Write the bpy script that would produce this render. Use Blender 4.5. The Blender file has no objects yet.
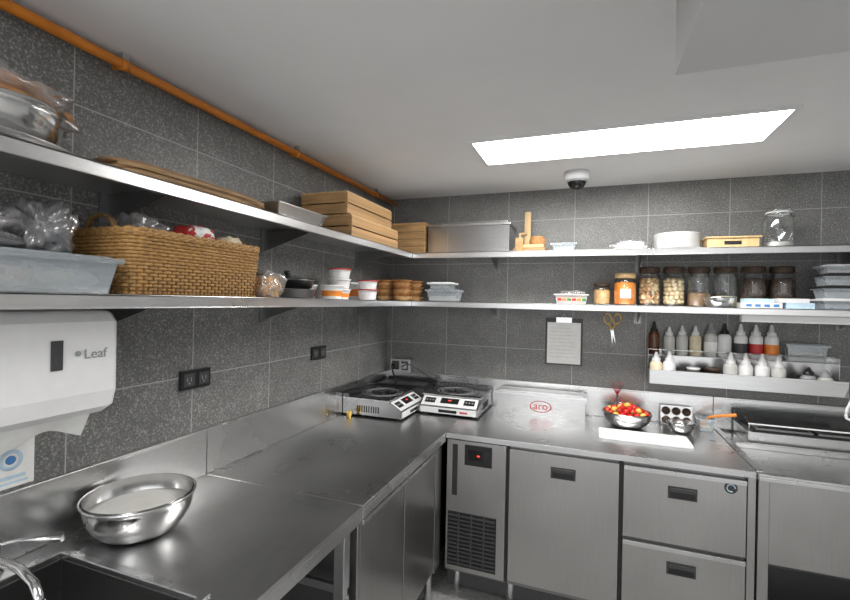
import bpy, bmesh, math, random
from mathutils import Vector, Matrix, noise
random.seed(7)
S=bpy.context.scene
try: S.view_settings.view_transform='Standard'
except Exception: pass

# ------------------------------------------------------------------ materials
def nodes(name):
    m=bpy.data.materials.new(name); m.use_nodes=True
    nt=m.node_tree; b=nt.nodes['Principled BSDF']; return m,nt,b
def N(nt,t,**k):
    n=nt.nodes.new(t)
    for a,v in k.items(): setattr(n,a,v)
    return n
def coords(nt,scale=(1,1,1),rot=(0,0,0)):
    tc=N(nt,'ShaderNodeTexCoord'); mp=N(nt,'ShaderNodeMapping'); mp.inputs['Scale'].default_value=scale; mp.inputs['Rotation'].default_value=rot
    nt.links.new(tc.outputs['Object'],mp.inputs['Vector']); return mp.outputs['Vector']
def ramp(nt,fac,stops):
    r=N(nt,'ShaderNodeValToRGB'); e=r.color_ramp.elements
    while len(e)<len(stops): e.new(.5)
    for i,(p,c) in enumerate(stops):
        e[i].position=p; e[i].color=(c[0],c[1],c[2],1) if isinstance(c,tuple) else (c,c,c,1)
    nt.links.new(fac,r.inputs[0]); return r.outputs[0]
def mat(name,col,rough=.5,metal=0,var=.12,nscale=30,bump=0.0,alpha=1,scale=(1,1,1),spec=None):
    m,nt,b=nodes(name)
    v=coords(nt,scale); n=N(nt,'ShaderNodeTexNoise'); n.inputs['Scale'].default_value=nscale; n.inputs['Detail'].default_value=3
    nt.links.new(v,n.inputs['Vector'])
    lo=tuple(c*(1-var) for c in col); hi=tuple(min(1,c*(1+var)) for c in col)
    nt.links.new(ramp(nt,n.outputs[0],[(.3,lo),(.7,hi)]),b.inputs['Base Color'])
    b.inputs['Roughness'].default_value=rough; b.inputs['Metallic'].default_value=metal; b.inputs['Alpha'].default_value=alpha
    if spec is not None: b.inputs['Specular IOR Level'].default_value=spec
    if bump:
        bp=N(nt,'ShaderNodeBump'); bp.inputs['Strength'].default_value=bump; bp.inputs['Distance'].default_value=.004
        nt.links.new(n.outputs[0],bp.inputs['Height']); nt.links.new(bp.outputs[0],b.inputs['Normal'])
    return m
def steel(name,col=.55,rough=.28,scale=(1,1,1),warm=0.0,worn=0.0):
    m,nt,b=nodes(name)
    # broad, soft tone variation + fine brushing lines
    v2=coords(nt); n2=N(nt,'ShaderNodeTexNoise'); n2.inputs['Scale'].default_value=3; n2.inputs['Detail'].default_value=3
    nt.links.new(v2,n2.inputs['Vector'])
    lo=col*(.94-worn*.10); hi=col*1.04
    c1=ramp(nt,n2.outputs[0],[(.32,(lo*(1+warm),lo,lo*(1-warm))),(.68,(hi*(1+warm),hi,hi*(1-warm)))])
    v=coords(nt,tuple(160*s for s in scale)); n=N(nt,'ShaderNodeTexNoise'); n.inputs['Scale'].default_value=1; n.inputs['Detail'].default_value=1
    nt.links.new(v,n.inputs['Vector'])
    mb=N(nt,'ShaderNodeMixRGB',blend_type='MULTIPLY'); mb.inputs[0].default_value=1
    nt.links.new(c1,mb.inputs[1]); nt.links.new(ramp(nt,n.outputs[0],[(.3,.94),(.7,1.0)]),mb.inputs[2]); last=mb.outputs[0]
    if worn:
        for rot,sc in((.5,(2,120,1)),(-.9,(3,140,1))):
            vs=coords(nt,sc,(0,0,rot)); ns=N(nt,'ShaderNodeTexNoise'); ns.inputs['Scale'].default_value=1; ns.inputs['Detail'].default_value=1
            nt.links.new(vs,ns.inputs['Vector'])
            mm=N(nt,'ShaderNodeMixRGB',blend_type='MULTIPLY'); mm.inputs[0].default_value=worn
            nt.links.new(last,mm.inputs[1]); nt.links.new(ramp(nt,ns.outputs[0],[(.26,.80),(.34,1.0)]),mm.inputs[2]); last=mm.outputs[0]
    nt.links.new(last,b.inputs['Base Color'])
    ad=N(nt,'ShaderNodeMath',operation='MULTIPLY_ADD'); ad.inputs[1].default_value=.10+worn*.08; ad.inputs[2].default_value=rough-.05-worn*.04
    nt.links.new(n2.outputs[0],ad.inputs[0]); nt.links.new(ad.outputs[0],b.inputs['Roughness'])
    b.inputs['Metallic'].default_value=1
    return m
def clear(name,tint=(.93,.95,.95),gl=.12,rough=.05,milk=0.0,milkcol=(.9,.9,.9)):
    m=bpy.data.materials.new(name); m.use_nodes=True; nt=m.node_tree; nt.nodes.clear()
    o=N(nt,'ShaderNodeOutputMaterial'); t=N(nt,'ShaderNodeBsdfTransparent'); t.inputs[0].default_value=(*tint,1)
    g=N(nt,'ShaderNodeBsdfGlossy'); g.inputs['Roughness'].default_value=rough
    lw=N(nt,'ShaderNodeLayerWeight'); lw.inputs[0].default_value=.35
    mr=N(nt,'ShaderNodeMath',operation='MULTIPLY_ADD'); mr.inputs[1].default_value=.6; mr.inputs[2].default_value=gl
    mr.use_clamp=True
    nt.links.new(lw.outputs['Facing'],mr.inputs[0])
    x=N(nt,'ShaderNodeMixShader'); nt.links.new(mr.outputs[0],x.inputs[0]); nt.links.new(t.outputs[0],x.inputs[1]); nt.links.new(g.outputs[0],x.inputs[2])
    out=x.outputs[0]
    if milk:
        d=N(nt,'ShaderNodeBsdfDiffuse')
        nz=N(nt,'ShaderNodeTexNoise'); nz.inputs['Scale'].default_value=20
        nt.links.new(coords(nt),nz.inputs['Vector'])
        nt.links.new(ramp(nt,nz.outputs[0],[(.3,tuple(c*.9 for c in milkcol)),(.7,milkcol)]),d.inputs[0])
        y=N(nt,'ShaderNodeMixShader'); y.inputs[0].default_value=milk
        nt.links.new(out,y.inputs[1]); nt.links.new(d.outputs[0],y.inputs[2]); out=y.outputs[0]
    nt.links.new(out,o.inputs[0]); return m
def emis(name,col,st):
    m,nt,b=nodes(name); b.inputs['Base Color'].default_value=(*col,1); b.inputs['Emission Color'].default_value=(*col,1); b.inputs['Emission Strength'].default_value=st; return m

def tile_mat(name,ax,u0,v0,w=.45,h=.295,k=1.0):
    m,nt,b=nodes(name)
    tc=N(nt,'ShaderNodeTexCoord'); sp=N(nt,'ShaderNodeSeparateXYZ'); nt.links.new(tc.outputs['Object'],sp.inputs[0])
    cb=N(nt,'ShaderNodeCombineXYZ')
    su=N(nt,'ShaderNodeMath',operation='SUBTRACT'); su.inputs[1].default_value=u0-20*w; nt.links.new(sp.outputs[ax],su.inputs[0])
    sv=N(nt,'ShaderNodeMath',operation='SUBTRACT'); sv.inputs[1].default_value=v0-20*h; nt.links.new(sp.outputs[2],sv.inputs[0])
    nt.links.new(su.outputs[0],cb.inputs[0]); nt.links.new(sv.outputs[0],cb.inputs[1])
    br=N(nt,'ShaderNodeTexBrick'); br.offset=0; br.squash=1
    br.inputs['Scale'].default_value=1; br.inputs['Mortar Size'].default_value=.0021; br.inputs['Mortar Smooth'].default_value=.1
    br.inputs['Brick Width'].default_value=w; br.inputs['Row Height'].default_value=h
    br.inputs['Color1'].default_value=(1,1,1,1); br.inputs['Color2'].default_value=(.88,.88,.88,1); br.inputs['Mortar'].default_value=(0,0,0,1)
    nt.links.new(cb.outputs[0],br.inputs['Vector'])
    sp1=N(nt,'ShaderNodeTexNoise'); sp1.inputs['Scale'].default_value=160; sp1.inputs['Detail'].default_value=4; sp1.inputs['Roughness'].default_value=.6; nt.links.new(tc.outputs['Object'],sp1.inputs['Vector'])
    base=ramp(nt,sp1.outputs[0],[(.36,(.112*k,.112*k,.108*k)),(.55,(.175*k,.175*k,.170*k)),(.67,(.40*k,.40*k,.385*k))])
    n2=N(nt,'ShaderNodeTexNoise'); n2.inputs['Scale'].default_value=9; n2.inputs['Detail'].default_value=5; nt.links.new(tc.outputs['Object'],n2.inputs['Vector'])
    cl=ramp(nt,n2.outputs[0],[(.3,.86),(.7,1.1)])
    m1=N(nt,'ShaderNodeMixRGB',blend_type='MULTIPLY'); m1.inputs[0].default_value=1; nt.links.new(base,m1.inputs[1]); nt.links.new(cl,m1.inputs[2])
    m2=N(nt,'ShaderNodeMixRGB',blend_type='MULTIPLY'); m2.inputs[0].default_value=1; nt.links.new(m1.outputs[0],m2.inputs[1]); nt.links.new(br.outputs['Color'],m2.inputs[2])
    m3=N(nt,'ShaderNodeMixRGB'); nt.links.new(br.outputs['Fac'],m3.inputs[0]); nt.links.new(m2.outputs[0],m3.inputs[1]); m3.inputs[2].default_value=(.38,.38,.37,1)
    nt.links.new(m3.outputs[0],b.inputs['Base Color'])
    b.inputs['Roughness'].default_value=.42
    bp=N(nt,'ShaderNodeBump'); bp.inputs['Strength'].default_value=.25; bp.inputs['Distance'].default_value=.002; bp.invert=True
    nt.links.new(br.outputs['Fac'],bp.inputs['Height']); nt.links.new(bp.outputs[0],b.inputs['Normal'])
    return m

M={}
M['tileL']=tile_mat('tile_left',1,3.132,2.195,k=1.02)
M['tileB']=tile_mat('tile_back',0,-.11,2.195,.44,k=1.08)
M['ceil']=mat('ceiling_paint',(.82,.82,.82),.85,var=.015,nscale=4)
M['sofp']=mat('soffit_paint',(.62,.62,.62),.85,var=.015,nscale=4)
M['wallw']=mat('wall_paint',(.75,.75,.74),.8,var=.02,nscale=4)
M['floor']=mat('floor_tile',(.28,.28,.275),.4,nscale=40,var=.25)
M['top']=steel('steel_worktop',.64,.29,(1,.05,1),worn=.4)
M['topx']=steel('steel_worktop_b',.68,.28,(.05,1,1),worn=.2)
M['st']=steel('steel_brushed',.67,.28,(.05,.3,1))
M['stv']=steel('steel_door',.45,.32,(1,1,.04),warm=.02)
M['stb']=steel('steel_box',.57,.23,(.05,1,1))
M['shelf']=steel('steel_shelf',.78,.29,(1,.05,1))
M['chrome']=steel('steel_polished',.70,.16,(.5,.5,.5))
M['dst']=steel('steel_dark',.25,.35)
M['blk']=mat('black_plastic',(.012,.012,.013),.35)
M['blkglass']=mat('black_glass',(.008,.008,.009),.10)
M['dgrey']=mat('dark_grey_plastic',(.05,.05,.052),.45)
M['wht']=mat('white_plastic',(.76,.76,.76),.35,var=.02)
M['whm']=mat('white_board',(.85,.86,.87),.45,var=.02)
M['paper']=mat('paper_white',(.82,.82,.80),.8,var=.04)
M['gry']=mat('grey_plastic',(.30,.31,.32),.5)
M['blue']=mat('blue_print',(.06,.22,.50),.5)
M['lblue']=mat('light_blue_print',(.50,.66,.78),.5)
M['red']=mat('red_print',(.50,.03,.03),.45)
M['tomr']=mat('tomato_red',(.60,.02,.015),.18,nscale=20,var=.2)
M['tomy']=mat('tomato_yellow',(.85,.50,.10),.18,nscale=20,var=.15)
M['green']=mat('leaf_green',(.08,.22,.04),.5)
M['org']=mat('orange_plastic',(.80,.25,.03),.4)
M['pipe']=mat('orange_painted_pipe',(.62,.20,.015),.35,nscale=12)
M['wick']=mat('wicker_cane',(.38,.21,.07),.55,nscale=90,var=.3,bump=.3)
M['wickd']=mat('wicker_stake',(.20,.11,.04),.6,nscale=90,var=.3)
M['wood']=mat('pine_wood',(.42,.25,.11),.55,nscale=8,var=.3,scale=(1,.15,6),bump=.1)
M['woodl']=mat('light_wood',(.60,.42,.21),.5,nscale=8,var=.15,scale=(6,1,.3))
M['woodd']=mat('dark_wood_gap',(.10,.06,.03),.7)
M['kraft']=mat('kraft_paper',(.27,.16,.08),.75,nscale=14,var=.2,bump=.3)
M['kraft2']=mat('kraft_light',(.38,.25,.13),.75,nscale=14,var=.15,bump=.2)
M['bread']=mat('wafer_brown',(.42,.20,.07),.7,nscale=60,var=.35,bump=.5)
M['nut']=mat('nut_cream',(.85,.68,.42),.6,nscale=40,var=.2)
M['cookie']=mat('cookie_tan',(.66,.40,.18),.7,nscale=50,var=.3)
M['dark']=mat('dark_contents',(.055,.03,.017),.6,nscale=80,var=.5)
M['flour']=mat('flour_white',(.62,.61,.58),.9,nscale=20,var=.04,bump=.2)
M['pink']=mat('pink_contents',(.45,.12,.14),.5)
M['cream']=mat('cream_contents',(.72,.63,.45),.6)
M['brass']=mat('brass',(.70,.48,.15),.3,1)
M['brown']=mat('brown_bottle',(.10,.035,.012),.2)
M['glass']=clear('clear_glass',(.95,.97,.97),.08)
M['plast']=clear('clear_plastic',(.9,.93,.95),.10,.15,.28,(.74,.80,.84))
M['bag']=clear('plastic_bag',(.9,.9,.92),.12,.2,.12,(.8,.8,.82))
M['milk']=clear('translucent_bottle',(.9,.9,.88),.08,.25,.62,(.84,.84,.80))
M['led']=emis('light_diffuser',(1,.985,.96),28)
M['fill_led']=emis('added_fill_rear',(1,.985,.96),12)  # added fill emission for the unseen panels behind the camera
M['redled']=emis('red_display',(1,.05,.03),1.5)

# ------------------------------------------------------------------ builder
class B:
    def __init__(s,name): s.name=name; s.bm=bmesh.new(); s.mats=[]; s.T=Matrix.Identity(4)
    def mi(s,k):
        if k not in s.mats: s.mats.append(k)
        return s.mats.index(k)
    def _v(s,co): return s.bm.verts.new(s.T@Vector(co))
    def _f(s,vs,i,sm=False):
        try:
            f=s.bm.faces.new(vs); f.material_index=i; f.smooth=sm
        except ValueError: pass
    def box(s,x0,x1,y0,y1,z0,z1,k,R=None):
        i=s.mi(k); c=[(x,y,z) for x in(x0,x1) for y in(y0,y1) for z in(z0,z1)]
        if R is not None: c=[R@Vector(q) for q in c]
        v=[s._v(q) for q in c]
        for q in((0,1,3,2),(4,6,7,5),(0,4,5,1),(2,3,7,6),(0,2,6,4),(1,5,7,3)): s._f([v[j] for j in q],i)
        return s
    def frame(s,o,h,z0,z1,k): # plate with rectangular hole, o,h=(x0,x1,y0,y1)
        i=s.mi(k); L=[]
        for z in(z0,z1):
            for q in(o,h): L.append([s._v((q[a],q[b],z)) for a,b in((0,2),(1,2),(1,3),(0,3))])
        ob,hb,ot,ht=L
        for j in range(4):
            n=(j+1)%4
            s._f([ot[j],ot[n],ht[n],ht[j]],i); s._f([ob[j],hb[j],hb[n],ob[n]],i); s._f([ob[j],ob[n],ot[n],ot[j]],i); s._f([hb[j],ht[j],ht[n],hb[n]],i)
        return s
    def prism(s,pts,axis,a,b,k):
        i=s.mi(k)
        def mk(p,t):
            return {0:(t,p[0],p[1]),1:(p[0],t,p[1]),2:(p[0],p[1],t)}[axis]
        A=[s._v(mk(p,a)) for p in pts]; C=[s._v(mk(p,b)) for p in pts]; n=len(pts)
        s._f(A,i); s._f(C[::-1],i)
        for j in range(n): s._f([A[j],C[j],C[(j+1)%n],A[(j+1)%n]],i)
        return s
    def lathe(s,c,prof,k,seg=32,ks=None,sx=1,sy=1,R=None):
        rings=[]
        for r,z in prof:
            if r<1e-5: 
                p=Vector((0,0,z)); p=R@p if R is not None else p
                rings.append([s._v(Vector(c)+p)])
            else:
                ring=[]
                for j in range(seg):
                    a=2*math.pi*j/seg; p=Vector((r*math.cos(a)*sx,r*math.sin(a)*sy,z)); p=R@p if R is not None else p
                    ring.append(s._v(Vector(c)+p))
                rings.append(ring)
        for t in range(len(rings)-1):
            i=s.mi(ks[t] if ks else k); A,C=rings[t],rings[t+1]
            for j in range(seg):
                if len(A)==1 and len(C)==1: break
                if len(A)==1: s._f([A[0],C[(j+1)%seg],C[j]],i,True)
                elif len(C)==1: s._f([A[j],A[(j+1)%seg],C[0]],i,True)
                else: s._f([A[j],A[(j+1)%seg],C[(j+1)%seg],C[j]],i,True)
        return s
    def cyl(s,c,r,h,k,seg=24,R=None):
        return s.lathe(c,[(0,0),(r,0),(r,h),(0,h)],k,seg,R=R)
    def tube(s,pts,r,k,seg=8,closed=False):
        i=s.mi(k); P=[Vector(p) for p in pts]; n=len(P); rings=[]; up=Vector((0,0,1))
        for j in range(n):
            if closed: d=P[(j+1)%n]-P[j-1]
            else: d=P[min(j+1,n-1)]-P[max(j-1,0)]
            if d.length<1e-9: d=Vector((1,0,0))
            d.normalize(); u=up if abs(d.dot(up))<.95 else Vector((1,0,0))
            a=d.cross(u).normalized(); b=a.cross(d)
            rr=r[j] if isinstance(r,(list,tuple)) else r
            rings.append([s._v(P[j]+a*math.cos(2*math.pi*q/seg)*rr+b*math.sin(2*math.pi*q/seg)*rr) for q in range(seg)])
        for j in range(n if closed else n-1):
            A,C=rings[j],rings[(j+1)%n]
            for q in range(seg): s._f([A[q],A[(q+1)%seg],C[(q+1)%seg],C[q]],i,True)
        if not closed: s._f(rings[0][::-1],i); s._f(rings[-1],i)
        return s
    def blob(s,c,size,k,amp=.25,freq=3,sub=4,flat=True,seed=0,pw=.75):
        i=s.mi(k); t=bmesh.new(); bmesh.ops.create_icosphere(t,subdivisions=sub,radius=1)
        vm={}
        for v in t.verts:
            p=v.co.copy(); d=1+amp*noise.noise(p*freq+Vector((seed*7.3,seed,0)))+amp*.5*noise.noise(p*freq*2.7+Vector((seed,3,1)))
            q=Vector([math.copysign(abs(x)**pw,x) for x in p])*d
            q=Vector((q.x*size[0],q.y*size[1],q.z*size[2]))
            if flat: q.z=max(q.z,-size[2]*.75)
            vm[v.index]=s._v(Vector(c)+q)
        t.verts.ensure_lookup_table()
        for f in t.faces: s._f([vm[v.index] for v in f.verts],i,True)
        t.free(); return s
    def text(s,body,mtx,size,k,ext=.0006):
        cu=bpy.data.curves.new('t','FONT'); cu.body=body; cu.size=size; cu.extrude=ext; cu.align_x='CENTER'; cu.align_y='CENTER'
        o=bpy.data.objects.new('t',cu); bpy.context.collection.objects.link(o)
        me=bpy.data.meshes.new_from_object(o.evaluated_get(bpy.context.evaluated_depsgraph_get()))
        me.transform(s.T@mtx); n0=len(s.bm.faces); s.bm.from_mesh(me); s.bm.faces.ensure_lookup_table(); i=s.mi(k)
        for f in s.bm.faces[n0:]: f.material_index=i
        bpy.data.objects.remove(o); bpy.data.meshes.remove(me); return s
    def done(s,bevel=0,seg=2,T=None,fix=True):
        me=bpy.data.meshes.new(s.name)
        if fix: bmesh.ops.recalc_face_normals(s.bm,faces=s.bm.faces[:])
        s.bm.to_mesh(me); s.bm.free()
        for k in s.mats: me.materials.append(M[k])
        o=bpy.data.objects.new(s.name,me); bpy.context.collection.objects.link(o)
        if bevel:
            b=o.modifiers.new('bevel','BEVEL'); b.width=bevel; b.segments=seg; b.limit_method='ANGLE'; b.angle_limit=math.radians(50)
        return o
FX=Matrix(((0,0,1,0),(1,0,0,0),(0,1,0,0),(0,0,0,1)))   # text facing +X
FY=Matrix(((1,0,0,0),(0,0,-1,0),(0,1,0,0),(0,0,0,1)))  # text facing -Y
def at(x,y,z,F): return Matrix.Translation((x,y,z))@F
def T_(x,y,z,rz=0): return Matrix.Translation((x,y,z))@Matrix.Rotation(math.radians(rz),4,'Z')

XL,YB,HC=-1.466,3.132,2.40
XR,YF=2.45,-1.7
Z1,Z2=1.625,1.95

# ------------------------------------------------------------------ room (front wall left out so the white world acts as added fill)
B('wall_left').box(XL-.12,XL,YF-.12,YB+.12,0,HC,'tileL').done()
B('wall_back').box(XL,XR,YB,YB+.12,0,HC,'tileB').done()
B('wall_right').box(XR,XR+.12,YF-.12,YB+.12,0,HC,'wallw').done()
B('floor').box(XL-.12,XR+.12,YF-.12,YB+.12,-.1,0,'floor').done()
B('ceiling').box(XL-.12,XR+.12,YF-.12,YB+.12,HC,HC+.1,'ceil').done()
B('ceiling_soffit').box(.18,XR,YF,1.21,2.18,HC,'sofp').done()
def panel(name,x0,x1,y0,y1,z,k):
    b=B(name); t=.012; w=.018
    b.box(x0,x1,y0,y1,z-.006,z,k)
    for q in((x0-w,x1+w,y0-w,y0),(x0-w,x1+w,y1,y1+w),(x0-w,x0,y0,y1),(x1,x1+w,y0,y1)): b.box(*q,z-t,z,'wht')
    return b.done()
panel('added_fill_panel',-.55,.72,2.09,2.44,HC,'led')
panel('added_fill_panel',-.85,-.30,-1.1,.05,HC,'fill_led')  # unseen panel added behind the camera as fill light
panel('added_fill_panel',.7,1.9,-.9,-.5,2.18,'fill_led')  # another added panel, out of view under the soffit, for bounce light
# pipe
b=B('orange_gas_pipe'); b.tube([(XL+.045,YF+.05,2.362),(XL+.045,YB-.003,2.362)],.016,'pipe',16)
for y in (-.9,.1,1.0,1.9,2.8): 
    b.lathe((XL+.045,y,2.362),[(.016,-.012),(.0185,-.012),(.0185,.012),(.016,.012)],'pipe',16,R=Matrix.Rotation(math.pi/2,3,'X')); b.box(XL+.035,XL+.055,y-.01,y+.01,2.376,HC,'st'); b.box(XL,XL+.04,y-.008,y+.008,2.355,2.368,'pipe')
b.done()
b=B('dome_security_camera'); 
b.lathe((-.09,2.76,0),[(0,HC),(.07,HC),(.072,HC-.035),(.062,HC-.048),(.052,HC-.05)],'wht',32)
b.lathe((-.09,2.76,0),[(.052,HC-.048),(.05,HC-.07),(.038,HC-.09),(.018,HC-.101),(0,HC-.104)],'blkglass',32)
b.lathe((-.09,2.76,0),[(.056,HC-.046),(.058,HC-.056),(.052,HC-.06)],'gry',32); b.done()

# ------------------------------------------------------------------ shelves
for z in (Z1,Z2):
    b=B('steel_shelf')
    b.box(XL+.001,XL+.328,-.6,YB-.001,z-.006,z,'shelf'); b.box(XL+.322,XL+.328,-.6,YB-.33,z-.035,z,'shelf'); b.box(XL+.305,XL+.328,-.6,YB-.33,z-.037,z-.033,'shelf')
    b.done(.0015)
    b=B('steel_shelf')
    b.box(XL+.329,XR-.1,YB-.328,YB-.001,z-.006,z,'shelf'); b.box(XL+.329,XR-.1,YB-.328,YB-.322,z-.035,z,'shelf'); b.box(XL+.329,XR-.1,YB-.328,YB-.305,z-.037,z-.033,'shelf')
    b.done(.0015)
    zz=z-.0065
    for y in(-.2,.98,1.72,2.62):
        b=B('shelf_bracket'); b.prism([(XL+.006,zz-.10),(XL+.006,zz),(XL+.27,zz),(XL+.27,zz-.015)],1,y-.002,y+.002,'dst'); b.box(XL+.001,XL+.006,y-.02,y+.02,zz-.11,zz,'dst'); b.done()
    for x in(-.62,.28,1.3,2.1):
        b=B('shelf_bracket'); b.prism([(YB-.006,zz-.10),(YB-.27,zz-.015),(YB-.27,zz),(YB-.006,zz)],0,x-.002,x+.002,'dst'); b.box(x-.02,x+.02,YB-.006,YB-.001,zz-.11,zz,'dst'); b.done()

# ------------------------------------------------------------------ counters
XC,YC=-.737,2.365
b=B('sink_counter')
hx0,hx1,hy0,hy1=-1.37,-.87,.28,.82
y0,y1=-.6,1.40
b.frame((XL+.001,XC,y0,y1),(hx0,hx1,hy0,hy1),.885,.90,'top')
b.box(XC-.012,XC,y0,y1-.012,.845,.8849,'st'); b.box(XL+.001,XC,y1-.012,y1,.845,.8849,'st')
zb=.64
b.box(hx0-.004,hx0,hy0,hy1,zb,.8849,'dst');b.box(hx1,hx1+.004,hy0,hy1,zb,.8849,'dst');b.box(hx0,hx1,hy0-.004,hy0,zb,.8849,'dst');b.box(hx0,hx1,hy1,hy1+.004,zb,.8849,'dst');b.box(hx0-.004,hx1+.004,hy0-.004,hy1+.004,zb-.006,zb,'dst')
b.frame((hx0-.02,hx1+.02,hy0-.02,hy1+.02),(hx0+.002,hx1-.002,hy0+.002,hy1-.002),.9001,.904,'st')
b.cyl((-1.1,.55,zb),.04,.004,'chrome')
for x,y in((XC-.05,y1-.05),(XC-.05,y0+.05),(XL+.05,y1-.05),(XL+.05,y0+.05)):
    b.box(x-.02,x+.02,y-.02,y+.02,.02,.885,'st'); b.cyl((x,y,0),.015,.03,'blk')
b.box(XL+.03,XC-.02,y0+.03,y1-.03,.20,.225,'st')
b.box(XL+.03,XC-.03,y1-.045,y1-.03,.60,.63,'st')
b.done(.002)
def splash(name,*bx,k='st'):
    x0,x1,y0,y1=bx; b=B(name); b.box(x0,x1,y0,y1,.9005,1.083,k)
    if x1-x0<y1-y0: b.box(x0,x1+.008,y0,y1,1.079,1.089,k)
    else: b.box(x0,x1,y0-.008,y1,1.079,1.089,k)
    b.done(.002)
splash('steel_backsplash',XL+.001,XL+.012,-.6,1.399); splash('steel_backsplash',XL+.001,XL+.012,1.402,YB-.013)
splash('steel_backsplash',XL+.001,.700,YB-.012,YB-.001,k='topx'); splash('steel_backsplash',.702,2.40,YB-.012,YB-.001,k='topx')
b=B('sink_faucet'); fx,fy=-1.41,.68
b.lathe((fx,fy,.90),[(0,0),(.026,0),(.026,.010),(.016,.016),(.016,.05),(.019,.055),(.019,.078),(0,.082)],'chrome',24)
b.tube([(fx,fy,.945),(fx+.08,fy-.01,.965),(fx+.16,fy-.02,.972),(fx+.24,fy-.035,.965),(fx+.265,fy-.04,.945),(fx+.27,fy-.041,.92)],.010,'chrome',16)
b.lathe((fx+.27,fy-.041,.91),[(0,0),(.013,0),(.013,.026),(.010,.03)],'chrome',16)
b.tube([(fx,fy,.98),(fx+.06,fy+.03,.995),(fx+.16,fy+.07,1.0)],[.006,.005,.007],'chrome',12)
b.tube([(fx,fy,.975),(fx,fy,.99)],.011,'chrome',12)
b.done()
b=B('steel_cabinet_counter'); y0,y1=1.402,YB-.002
b.box(XL+.001,XC,y0,y1,.885,.90,'top'); b.box(XC-.012,XC,y0+.012,YC,.85,.8849,'st'); b.box(XL+.001,XC,y0,y0+.012,.85,.8849,'st')
b.box(XL+.02,XC-.06,y0+.02,y1-.02,.17,.85,'dst')
b.box(XC-.06,XC-.03,y0+.02,YC-.01,.17,.20,'st'); b.box(XC-.06,XC-.03,y0+.02,YC-.01,.82,.85,'st')
for a,c in((1.43,1.835),(1.843,2.25)):
    b.box(XC-.045,XC-.022,a,c,.19,.835,'stv'); b.box(XC-.022,XC-.010,a,c,.815,.835,'st')
b.box(XC-.05,XC-.02,2.258,2.355,.17,.85,'stv'); b.box(XC-.05,XC-.02,1.404,1.424,.17,.85,'stv')
for x,y in((XC-.06,1.46),(XC-.06,2.28),(XL+.08,1.46),(XL+.08,2.9)): b.cyl((x,y,.0),.02,.17,'st')
b.done(.002)
b=B('undercounter_refrigerator'); x0,x1=XC+.002,.700; y1=YB-.013
b.box(x0,x1,YC-.005,y1,.872,.90,'topx')
b.box(x0,x1,YC+.03,y1,.13,.872,'dst')
yf=YC+.008
b.box(x0+.004,-.405,yf,YC+.03,.15,.862,'stv')
b.box(-.70,-.67,yf-.002,yf+.01,.56,.84,'dgrey')
for i in range(22): b.box(-.698,-.672,yf-.004,yf-.001,.565+i*.0125,.571+i*.0125,'blk')
b.box(-.72,-.45,yf-.004,yf+.01,.175,.47,'blk')
for i in range(13): b.box(-.715,-.455,yf-.012,yf-.004,.19+i*.0215,.198+i*.0215,'dgrey')
for x in(-.655,-.585,-.515): b.box(x-.004,x+.004,yf-.013,yf-.004,.185,.465,'dgrey')
b.box(-.63,-.48,yf-.006,yf,.735,.845,'blk'); b.box(-.61,-.50,yf-.008,yf-.006,.765,.82,'blkglass'); b.box(-.560,-.545,yf-.0095,yf-.008,.788,.796,'redled')
b.box(-.385,.145,YC-.002,YC+.03,.165,.855,'stv')
b.box(-.400,-.388,YC+.004,YC+.03,.15,.862,'blk')
def handle(x,z):
    b.box(x-.06,x+.06,YC-.006,YC-.001,z-.027,z+.03,'dgrey'); b.box(x-.052,x+.052,YC-.008,YC-.005,z-.022,z+.008,'blk'); b.box(x-.052,x+.052,YC-.016,YC-.006,z+.008,z+.024,'dgrey')
handle(-.115,.765)
for a,c in((.515,.855),(.165,.498)):
    b.box(.165,.665,YC-.002,YC+.03,a,c,'stv'); b.box(.165,.665,YC-.010,YC-.002,c-.02,c,'st'); handle(.415,(a+c)/2+.07)
b.box(.670,x1,YC+.0,YC+.03,.13,.872,'stv'); b.box(.147,.163,YC+.01,YC+.03,.15,.862,'blk')
b.lathe((.605,YC-.002,.815),[(0,0),(.026,0),(.026,.002),(0,.002)],'dgrey',24,R=Matrix.Rotation(math.pi/2,3,'X')); b.tube([(.605+.016*math.cos(t*.3),YC-.006,.815+.016*math.sin(t*.3)) for t in range(18)],.003,'lblue',6)
for x,y in((-.68,YC+.08),(-.38,YC+.08),(.62,YC+.08),(-.68,3.0),(.62,3.0)): b.cyl((x,y,0),.022,.13,'st')
b.box(x0,x1,YC+.07,YC+.075,.03,.13,'dgrey')
b.done(.002)
b=B('prep_counter'); x0,x1=.702,2.40
b.box(x0,x1,YC-.03,y1,.872,.89,'topx'); 
b.box(x0,x1,YC-.03,YC+.005,.8901,.902,'st'); b.box(x0,x0+.03,YC+.005,y1,.8901,.905,'st'); b.box(x0+.03,x1,2.78,2.81,.8901,.915,'st')
b.box(x0+.05,x1,YC+.01,YC+.025,.50,.872,'stv'); b.box(x0+.004,x0+.045,YC-.01,YC+.04,.03,.872,'stv')
b.box(x0+.05,x1,3.0,3.02,.10,.872,'dst'); b.box(x0+.05,x1,YC+.05,3.0,.17,.19,'dst')
for x,y in((x0+.025,YC+.015),(x0+.025,3.05),(2.35,YC+.03),(2.35,3.05)): b.cyl((x,y,0),.018,.872,'st')
b.done(.002)

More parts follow.
